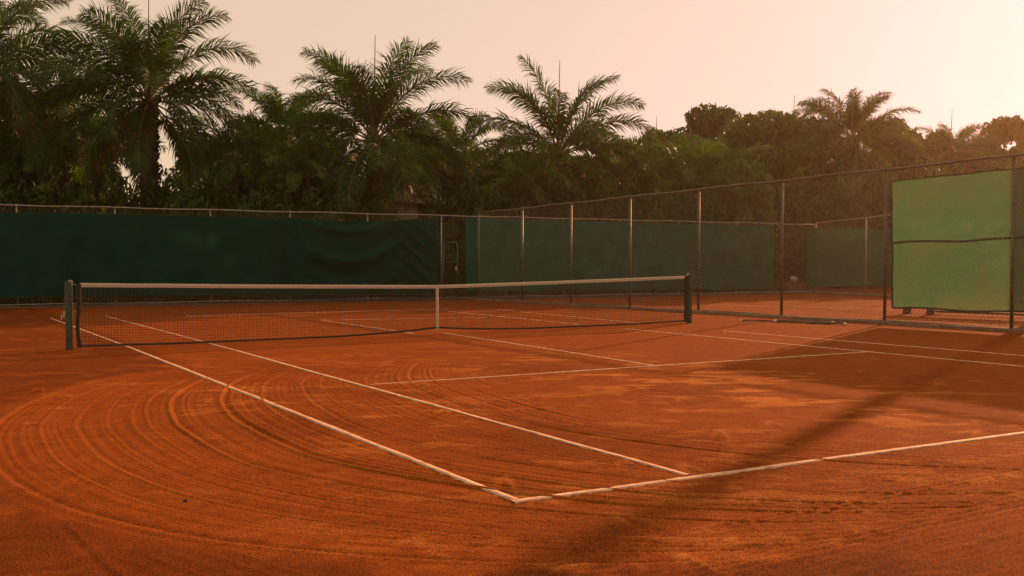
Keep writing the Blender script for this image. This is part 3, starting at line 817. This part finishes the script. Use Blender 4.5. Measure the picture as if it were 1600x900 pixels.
def leaf_cloud(R, centers, rads_, per, size, flat=.8):
    Q = []
    for c, r in zip(centers, rads_):
        n = int(per*(r/.6)**1.6)
        d = R.normal(size=(n, 3)); d = nrm(d)*(R.uniform(.35, 1., (n, 1))**.5)*r
        d[:, 2] *= flat
        p = c + d
        nrm_ = nrm(d + R.normal(size=(n, 3))*r*.55 + np.array([0, 0, .35*r]))
        a = nrm(np.cross(nrm_, R.normal(size=(n, 3)))); b = np.cross(nrm_, a)
        s = (size*R.uniform(.6, 1.3, (n, 1)))
        droop = nrm_*s*.18
        Q.append(np.stack([p - a*s, p - b*s*.42 + droop, p + a*s, p + b*s*.42 + droop], 1))
    return np.concatenate(Q)
def tree_meshes(seed, H, Rw, leaf, lobes, per, size, crown_lo=.3):
    """trunk with limbs that reach the leaf clumps; height H, crown half-width Rw"""
    R = np.random.default_rng(seed)
    cs, rs = [], []
    zlo, zhi = H*crown_lo, H
    for i in range(lobes):
        f = (i+.5)/lobes
        z = zlo + (zhi-zlo)*R.beta(1.6, 1.35)
        g = (z-zlo)/(zhi-zlo)
        rad_ = Rw*math.sqrt(max(.05, 1-(2*g-.85)**2/1.6))*math.sqrt(R.uniform(.12, 1))
        a = R.uniform(0, 2*PI)
        cs.append(np.array([math.cos(a)*rad_, math.sin(a)*rad_, z-.35])); rs.append(R.uniform(.5, 1.)*Rw/2.6)
    m = MB()
    fork = H*crown_lo*1.05
    m.tube([(0, 0, -.1), (.06, .03, fork*.5), (.0, .08, fork), (.1, 0, H*.72)], [.22, .17, .14, .05], 8)
    for k in range(0, lobes, 3):
        c = cs[k]; st = np.array([.03, .05, fork*R.uniform(.8, 1.4)])
        mid = st*.5+c*.5+np.array([0, 0, -.25])
        m.tube([st, mid, c], [.07, .045, .015], 5)
    me_t = m.build('trunk', M_BARK2); trunk = me_t.data; bpy.data.objects.remove(me_t)
    crown = quad_mesh('crown', leaf_cloud(R, cs, rs, per, size, .6), [leaf])
    return trunk, crown
TREES = [tree_meshes(11, 7, 2.7, L_TREE, 92, 130, .17), tree_meshes(12, 7, 2.9, L_TREE2, 84, 125, .18),
         tree_meshes(13, 7, 2.5, L_TREE, 80, 105, .15, .2), tree_meshes(14, 7, 2.6, L_TREE2, 46, 80, .15, .22)]
def tree(u, D, vtop, halfw, k, label, rz):
    top = depth_at(u, vtop, D); H = top[2]; sw = halfw/F*D/2.7
    root = tag(empty('broadleaf_tree', (top[0], top[1], 0), rz), label, 'tree', 'broadleaf trees behind the fences')
    t, c = TREES[k]
    a = link('trunk', t, root); b = link('crown', c, root)
    for o in (a, b): o.scale = (sw, sw, H/7.1)
for args in [
    (45, 46, 140, 105, 0, 'dark dense tree filling the left edge behind the palms', .3),
    (140, 49, 235, 70, 2, 'low dark tree between the left edge and the tallest palm trunk', 1.4),
    (330, 47, 205, 70, 2, 'dark tree just right of the tallest palm, with sky showing left of it', 2.2),
    (405, 48, 185, 66, 0, 'dark leafy tree behind the small slender palm', 4.),
    (500, 45, 205, 70, 2, 'dark tree at the left side of the palm with the hanging frond', .9),
    (660, 50, 205, 62, 0, 'dark tree between the two middle palms, its top level with their crowns', 3.6),
    (745, 50, 222, 55, 2, 'bushy tree behind the low palm in the middle gap', 5.2),
    (800, 49, 232, 55, 0, 'tree on the left flank of the middle palm', 1.),
    (940, 54, 225, 60, 2, 'tree on the right flank of the middle palm', 2.8),
    (985, 63, 205, 50, 3, 'pale wispy tree with an open crown right of the middle palm', 4.4),
    (1105, 64, 163, 72, 0, 'dark round topped tree, the highest of the right half', .2),
    (1050, 63, 192, 56, 1, 'olive tree on the left shoulder of the dark round topped tree', 5.5),
    (1190, 56, 174, 84, 1, 'olive green rounded tree in front of the dark round topped one', 1.7),
    (1262, 60, 170, 58, 2, 'wispy tree between the olive tree and the hazy palm', 3.1),
    (1400, 60, 182, 62, 0, 'hazy tree at the right foot of the hazy palm', 5.),
    (1455, 63, 195, 56, 2, 'hazy thin crowned tree above the left edge of the bright green cloth', 2.4),
    (1528, 64, 205, 60, 2, 'hazy low tree above the middle of the bright green cloth', .7),
    (1592, 62, 176, 66, 0, 'glowing tree at the right edge of the picture', 3.9),
    (1325, 54, 205, 70, 2, 'hazy dark tree in front of the hazy palm trunk', 4.9),
    (1700, 64, 185, 80, 0, 'tree just beyond the right edge of the picture', 1.9),
    (-110, 47, 120, 100, 2, 'tree just beyond the left edge of the picture', 2.9),
    (-260, 47, 150, 110, 0, 'tree well beyond the left edge of the picture', 5.9)]:
    tree(*args)

def shrub_mesh(seed, leaf, n, size):
    R = np.random.default_rng(seed); cs, rs = [], []
    for i in range(n):
        a = R.uniform(0, 2*PI); rr_ = 1.5*math.sqrt(R.uniform(0, 1)); z = R.uniform(.15, 1.)*2.6*math.sqrt(max(.1, 1-(rr_/1.75)**2))
        cs.append(np.array([rr_*math.cos(a), rr_*math.sin(a), z])); rs.append(R.uniform(.35, .6))
    m = MB()
    for k in range(0, n, 3):
        c = cs[k]; m.tube([(c[0]*.15, c[1]*.15, -.05), (c[0]*.6, c[1]*.6, c[2]*.5), tuple(c)], [.04, .028, .01], 5)
    ob = m.build('stem', M_BARK2); st = ob.data; bpy.data.objects.remove(ob)
    return st, quad_mesh('foliage', leaf_cloud(R, cs, rs, 130, size, .95), [leaf])
SHRUBS = [shrub_mesh(61, L_BUSH, 34, .15), shrub_mesh(62, L_TREE, 38, .13), shrub_mesh(63, L_TREE2, 32, .16)]
def shrub(u, D, vtop, halfw, k, label, rz, name='shrub'):
    top = depth_at(u, vtop, D)
    root = tag(empty(name, (top[0], top[1], 0), rz), label, 'shrub', 'shrubs behind the fences')
    st, fo = SHRUBS[k]; sw = halfw/F*D/1.75
    for nm, me in (('stem', st), ('foliage', fo)):
        o = link(nm, me, root); o.scale = (sw, sw, top[2]/2.75)
sh = [(-70, 37, 270, 85, 1, 'shrub beyond the left edge of the picture'), (20, 37.5, 262, 80, 1, 'dark shrub above the left end of the back cloth'), (110, 38, 268, 75, 1, 'dark shrub above the back cloth left of the tallest palm'),
      (182, 36.8, 272, 52, 0, 'yellow flecked shrub above the back cloth at the foot of the tallest palm'), (235, 38.5, 262, 55, 1, 'dark shrub wrapping the trunk of the tallest palm'),
      (286, 37.5, 288, 42, 2, 'light green shrub right of the tallest palm trunk below the gap of sky'), (350, 38, 262, 70, 1, 'dark shrub above the cloth left of the slender palm stem'),
      (425, 38, 272, 62, 1, 'dark shrub at the slender palm stem'), (478, 37, 292, 50, 0, 'yellowish shrub above the sagging cloth'), (540, 38, 262, 62, 1, 'dark shrub above the sagging folds'),
      (583, 39, 268, 42, 1, 'dark shrub at the trunk of the palm with the hanging frond'), (690, 38.5, 282, 38, 0, 'shrub with light flecks just right of the small house'),
      (702, 36.6, 345, 34, 0, 'shrub seen through the gate gap between the two cloths'), (745, 38.5, 270, 55, 1, 'dark shrub above the corner where the two fences meet'), (810, 39, 275, 60, 1, 'dark shrub above the faded cloth left of the middle palm'),
      (875, 40, 268, 55, 1, 'dark shrub at the trunk of the middle palm'), (945, 41, 272, 62, 1, 'dark shrub right of the middle palm trunk'), (1010, 42, 275, 60, 2, 'olive shrub below the low palm with the spear leaf'),
      (1085, 43, 270, 70, 1, 'dark shrub among the pale young palms'), (1165, 44, 262, 70, 2, 'olive shrub above the right end of the faded cloth'), (1232, 43.4, 330, 40, 0, 'rough dry shrub filling the gap between the two far cloths'),
      (1235, 46, 255, 60, 1, 'hazy shrub above the gap between the two far cloths'), (1310, 47, 262, 72, 1, 'hazy shrub above the short grey green cloth'), (1390, 48, 262, 70, 1, 'hazy shrub at the left edge of the bright green cloth'),
      (1470, 49, 262, 75, 1, 'hazy shrub behind the left half of the bright green cloth'), (1550, 49, 258, 75, 1, 'hazy shrub behind the right half of the bright green cloth'), (1640, 50, 258, 80, 1, 'shrub beyond the right edge of the picture')]
for i, (u, D, vt, hw, k, lb) in enumerate(sh): shrub(u, D, vt, hw, k, lb, i*1.7)
# a dark belt of undergrowth closes the view under the crowns, far enough back to leave the trees their depth
R = np.random.default_rng(91)
cs, rs = [], []
for i in range(620):
    u = R.uniform(-420, 1900); D = (46 + (u+400)/2200*12) + R.uniform(0, 5); X = depth_at(u, 401, D)
    hh = 3.6 + .9*math.sin(u*.013) + R.uniform(-.5, .5)
    cs.append(np.array([X[0], X[1], hh*R.uniform(.05, 1)])); rs.append(R.uniform(.7, 1.2))
tag(link('undergrowth', quad_mesh('undergrowth', leaf_cloud(R, cs, rs, 42, .24), [L_TREE])), kind='stuff')

# a dark pebble on the brushed clay
pb = g2(290, 785); m = MB(); P = []
for i in range(7):
    th = PI*i/6
    P.append([(.014*math.sin(th)*math.cos(2*PI*j/10)*(1+.2*math.sin(3*j)), .011*math.sin(th)*math.sin(2*PI*j/10), .006-.009*math.cos(th)) for j in range(11)])
m.grid(P); o = m.build('pebble', worn('dark_stone', (.03, .022, .018), .8), None, True)
o.location = (pb[0], pb[1], float(clay(np.array([pb[0]]), np.array([pb[1]]))[0][0])+.003); tag(o, 'tiny dark pebble on the brushed clay in the left foreground', 'pebble')

# rank grass and weeds close behind the back fence
R = np.random.default_rng(97); cs, rs = [], []
for i in range(420):
    t_ = R.uniform(0, BL-.4); q_ = BA + BD*t_ + BN*R.uniform(.45, 1.6)
    cs.append(np.array([q_[0], q_[1], R.uniform(.02, .3)])); rs.append(R.uniform(.2, .4))
tag(link('grass', quad_mesh('grass', leaf_cloud(R, cs, rs, 110, .10, .8), [L_BUSH])), kind='stuff')

# small house glimpsed between the palms
hp = depth_at(618, 315, 42.)
house = tag(empty('house', (hp[0], hp[1], 0), -YAW-.5), 'small pale house whose gable and eave show between the palms', 'house')
M_WALL = worn('pale_plaster', (.46, .36, .29), .9, 0, .15, 3, .003)
M_ROOF = worn('grey_sheet_roof', (.34, .28, .25), .6, 0, .25, 6, .003)
zz = hp[2]
m = MB(); w2, l2, hw_, hr = 1.2, 2.0, zz+.05, zz+.75
m.add([(-w2,-l2,0),(w2,-l2,0),(w2,l2,0),(-w2,l2,0),(-w2,-l2,hw_),(w2,-l2,hw_),(w2,l2,hw_),(-w2,l2,hw_),(0,-l2,hr-.02),(0,l2,hr-.02)],
      [(0,1,5,8,4),(2,3,7,9,6),(1,2,6,5),(3,0,4,7)])
m.build('wall', M_WALL, house)
m = MB()
for sgn in (-1, 1):
    e0 = (sgn*(w2+.35), hw_-.19); r0 = (0, hr+.04)
    vs = [(e0[0], -l2-.3, e0[1]), (r0[0], -l2-.3, r0[1]), (r0[0], l2+.3, r0[1]), (e0[0], l2+.3, e0[1])]
    vs += [(x, y, z+.07) for x, y, z in vs]
    m.add(vs, [(3,2,1,0),(4,5,6,7),(0,1,5,4),(1,2,6,5),(2,3,7,6),(3,0,4,7)])
m.build('roof', M_ROOF, house)
m = MB(); m.box((0, -l2-.02, hw_-.9), (.8, .05, .9)); m.build('window', worn('dark_window', (.03, .03, .035), .2), house)

# ------------------------------------------------------------------ air, sky, sun, camera
HAZE_DENSITY = .00040
m_h, nt, out = new_mat('haze')
v = nt.nodes.new('ShaderNodeVolumePrincipled')
v.inputs['Color'].default_value = (1., .76, .52, 1); v.inputs['Density'].default_value = HAZE_DENSITY; v.inputs['Anisotropy'].default_value = .79
lk(nt, v.outputs[0], out.inputs['Volume'])
m = MB(); m.box((10, 20, 8.), (740, 740, 18.4)); hz = m.build('haze', m_h); hz['kind'] = 'stuff'

world = bpy.data.worlds.new('World'); SC.world = world; world.use_nodes = True
nt = world.node_tree; nt.nodes.clear()
out = nt.nodes.new('ShaderNodeOutputWorld'); bg = nt.nodes.new('ShaderNodeBackground')
sky = nt.nodes.new('ShaderNodeTexSky'); sky.sky_type = 'NISHITA'; sky.sun_disc = False
sky.sun_elevation = SUN_EL; sky.sun_rotation = SUN_AZ
sky.altitude = 0; sky.air_density = 1.; sky.dust_density = 1.; sky.ozone_density = 1.
# hazy tropical evening: thick air evens the sky out from peach in the west to pale rose in the north
sp_ = nt.nodes.new('ShaderNodeSeparateColor'); cb_ = nt.nodes.new('ShaderNodeCombineColor'); lk(nt, sky.outputs[0], sp_.inputs[0])
for ch, g_, k_ in ((0, .16, 6.8), (1, .17, 4.75), (2, .45, 2.12)):
    pw = nd(nt, 'ShaderNodeMath', operation='POWER'); lk(nt, sp_.outputs[ch], pw.inputs[0]); pw.inputs[1].default_value = g_
    ml = nd(nt, 'ShaderNodeMath', operation='MULTIPLY'); lk(nt, pw.outputs[0], ml.inputs[0]); ml.inputs[1].default_value = k_
    lk(nt, ml.outputs[0], cb_.inputs[ch])
lk(nt, cb_.outputs[0], bg.inputs[0]); bg.inputs[1].default_value = .072
lk(nt, bg.outputs[0], out.inputs[0])

sl_ = bpy.data.lights.new('sun', 'SUN'); sl_.energy = 5.; sl_.angle = rad(.6); sl_.color = (1., .46, .20)
so = bpy.data.objects.new('sun', sl_); COL.objects.link(so)
so.rotation_euler = Vector(SUN_DIR).to_track_quat('Z', 'Y').to_euler()
so.location = tuple(SUN_DIR*60)

cam = bpy.data.cameras.new('camera'); cam.sensor_width = 36; cam.lens = 36*F/1600; cam.clip_end = 2000; cam.clip_start = .05
co = bpy.data.objects.new('camera', cam); COL.objects.link(co)
co.location = tuple(CAM); co.rotation_euler = (PI/2+PITCH, 0, -YAW); SC.camera = co

SC.view_settings.view_transform = 'Standard'; SC.view_settings.look = 'None'
SC.view_settings.gamma = 1; SC.view_settings.use_curve_mapping = False; SC.view_settings.exposure = .44
SC.render.engine = 'CYCLES'
SC.cycles.use_denoising = True
SC.cycles.max_bounces = 8; SC.cycles.transparent_max_bounces = 16; SC.cycles.volume_bounces = 1
SC.cycles.sample_clamp_indirect = 4.
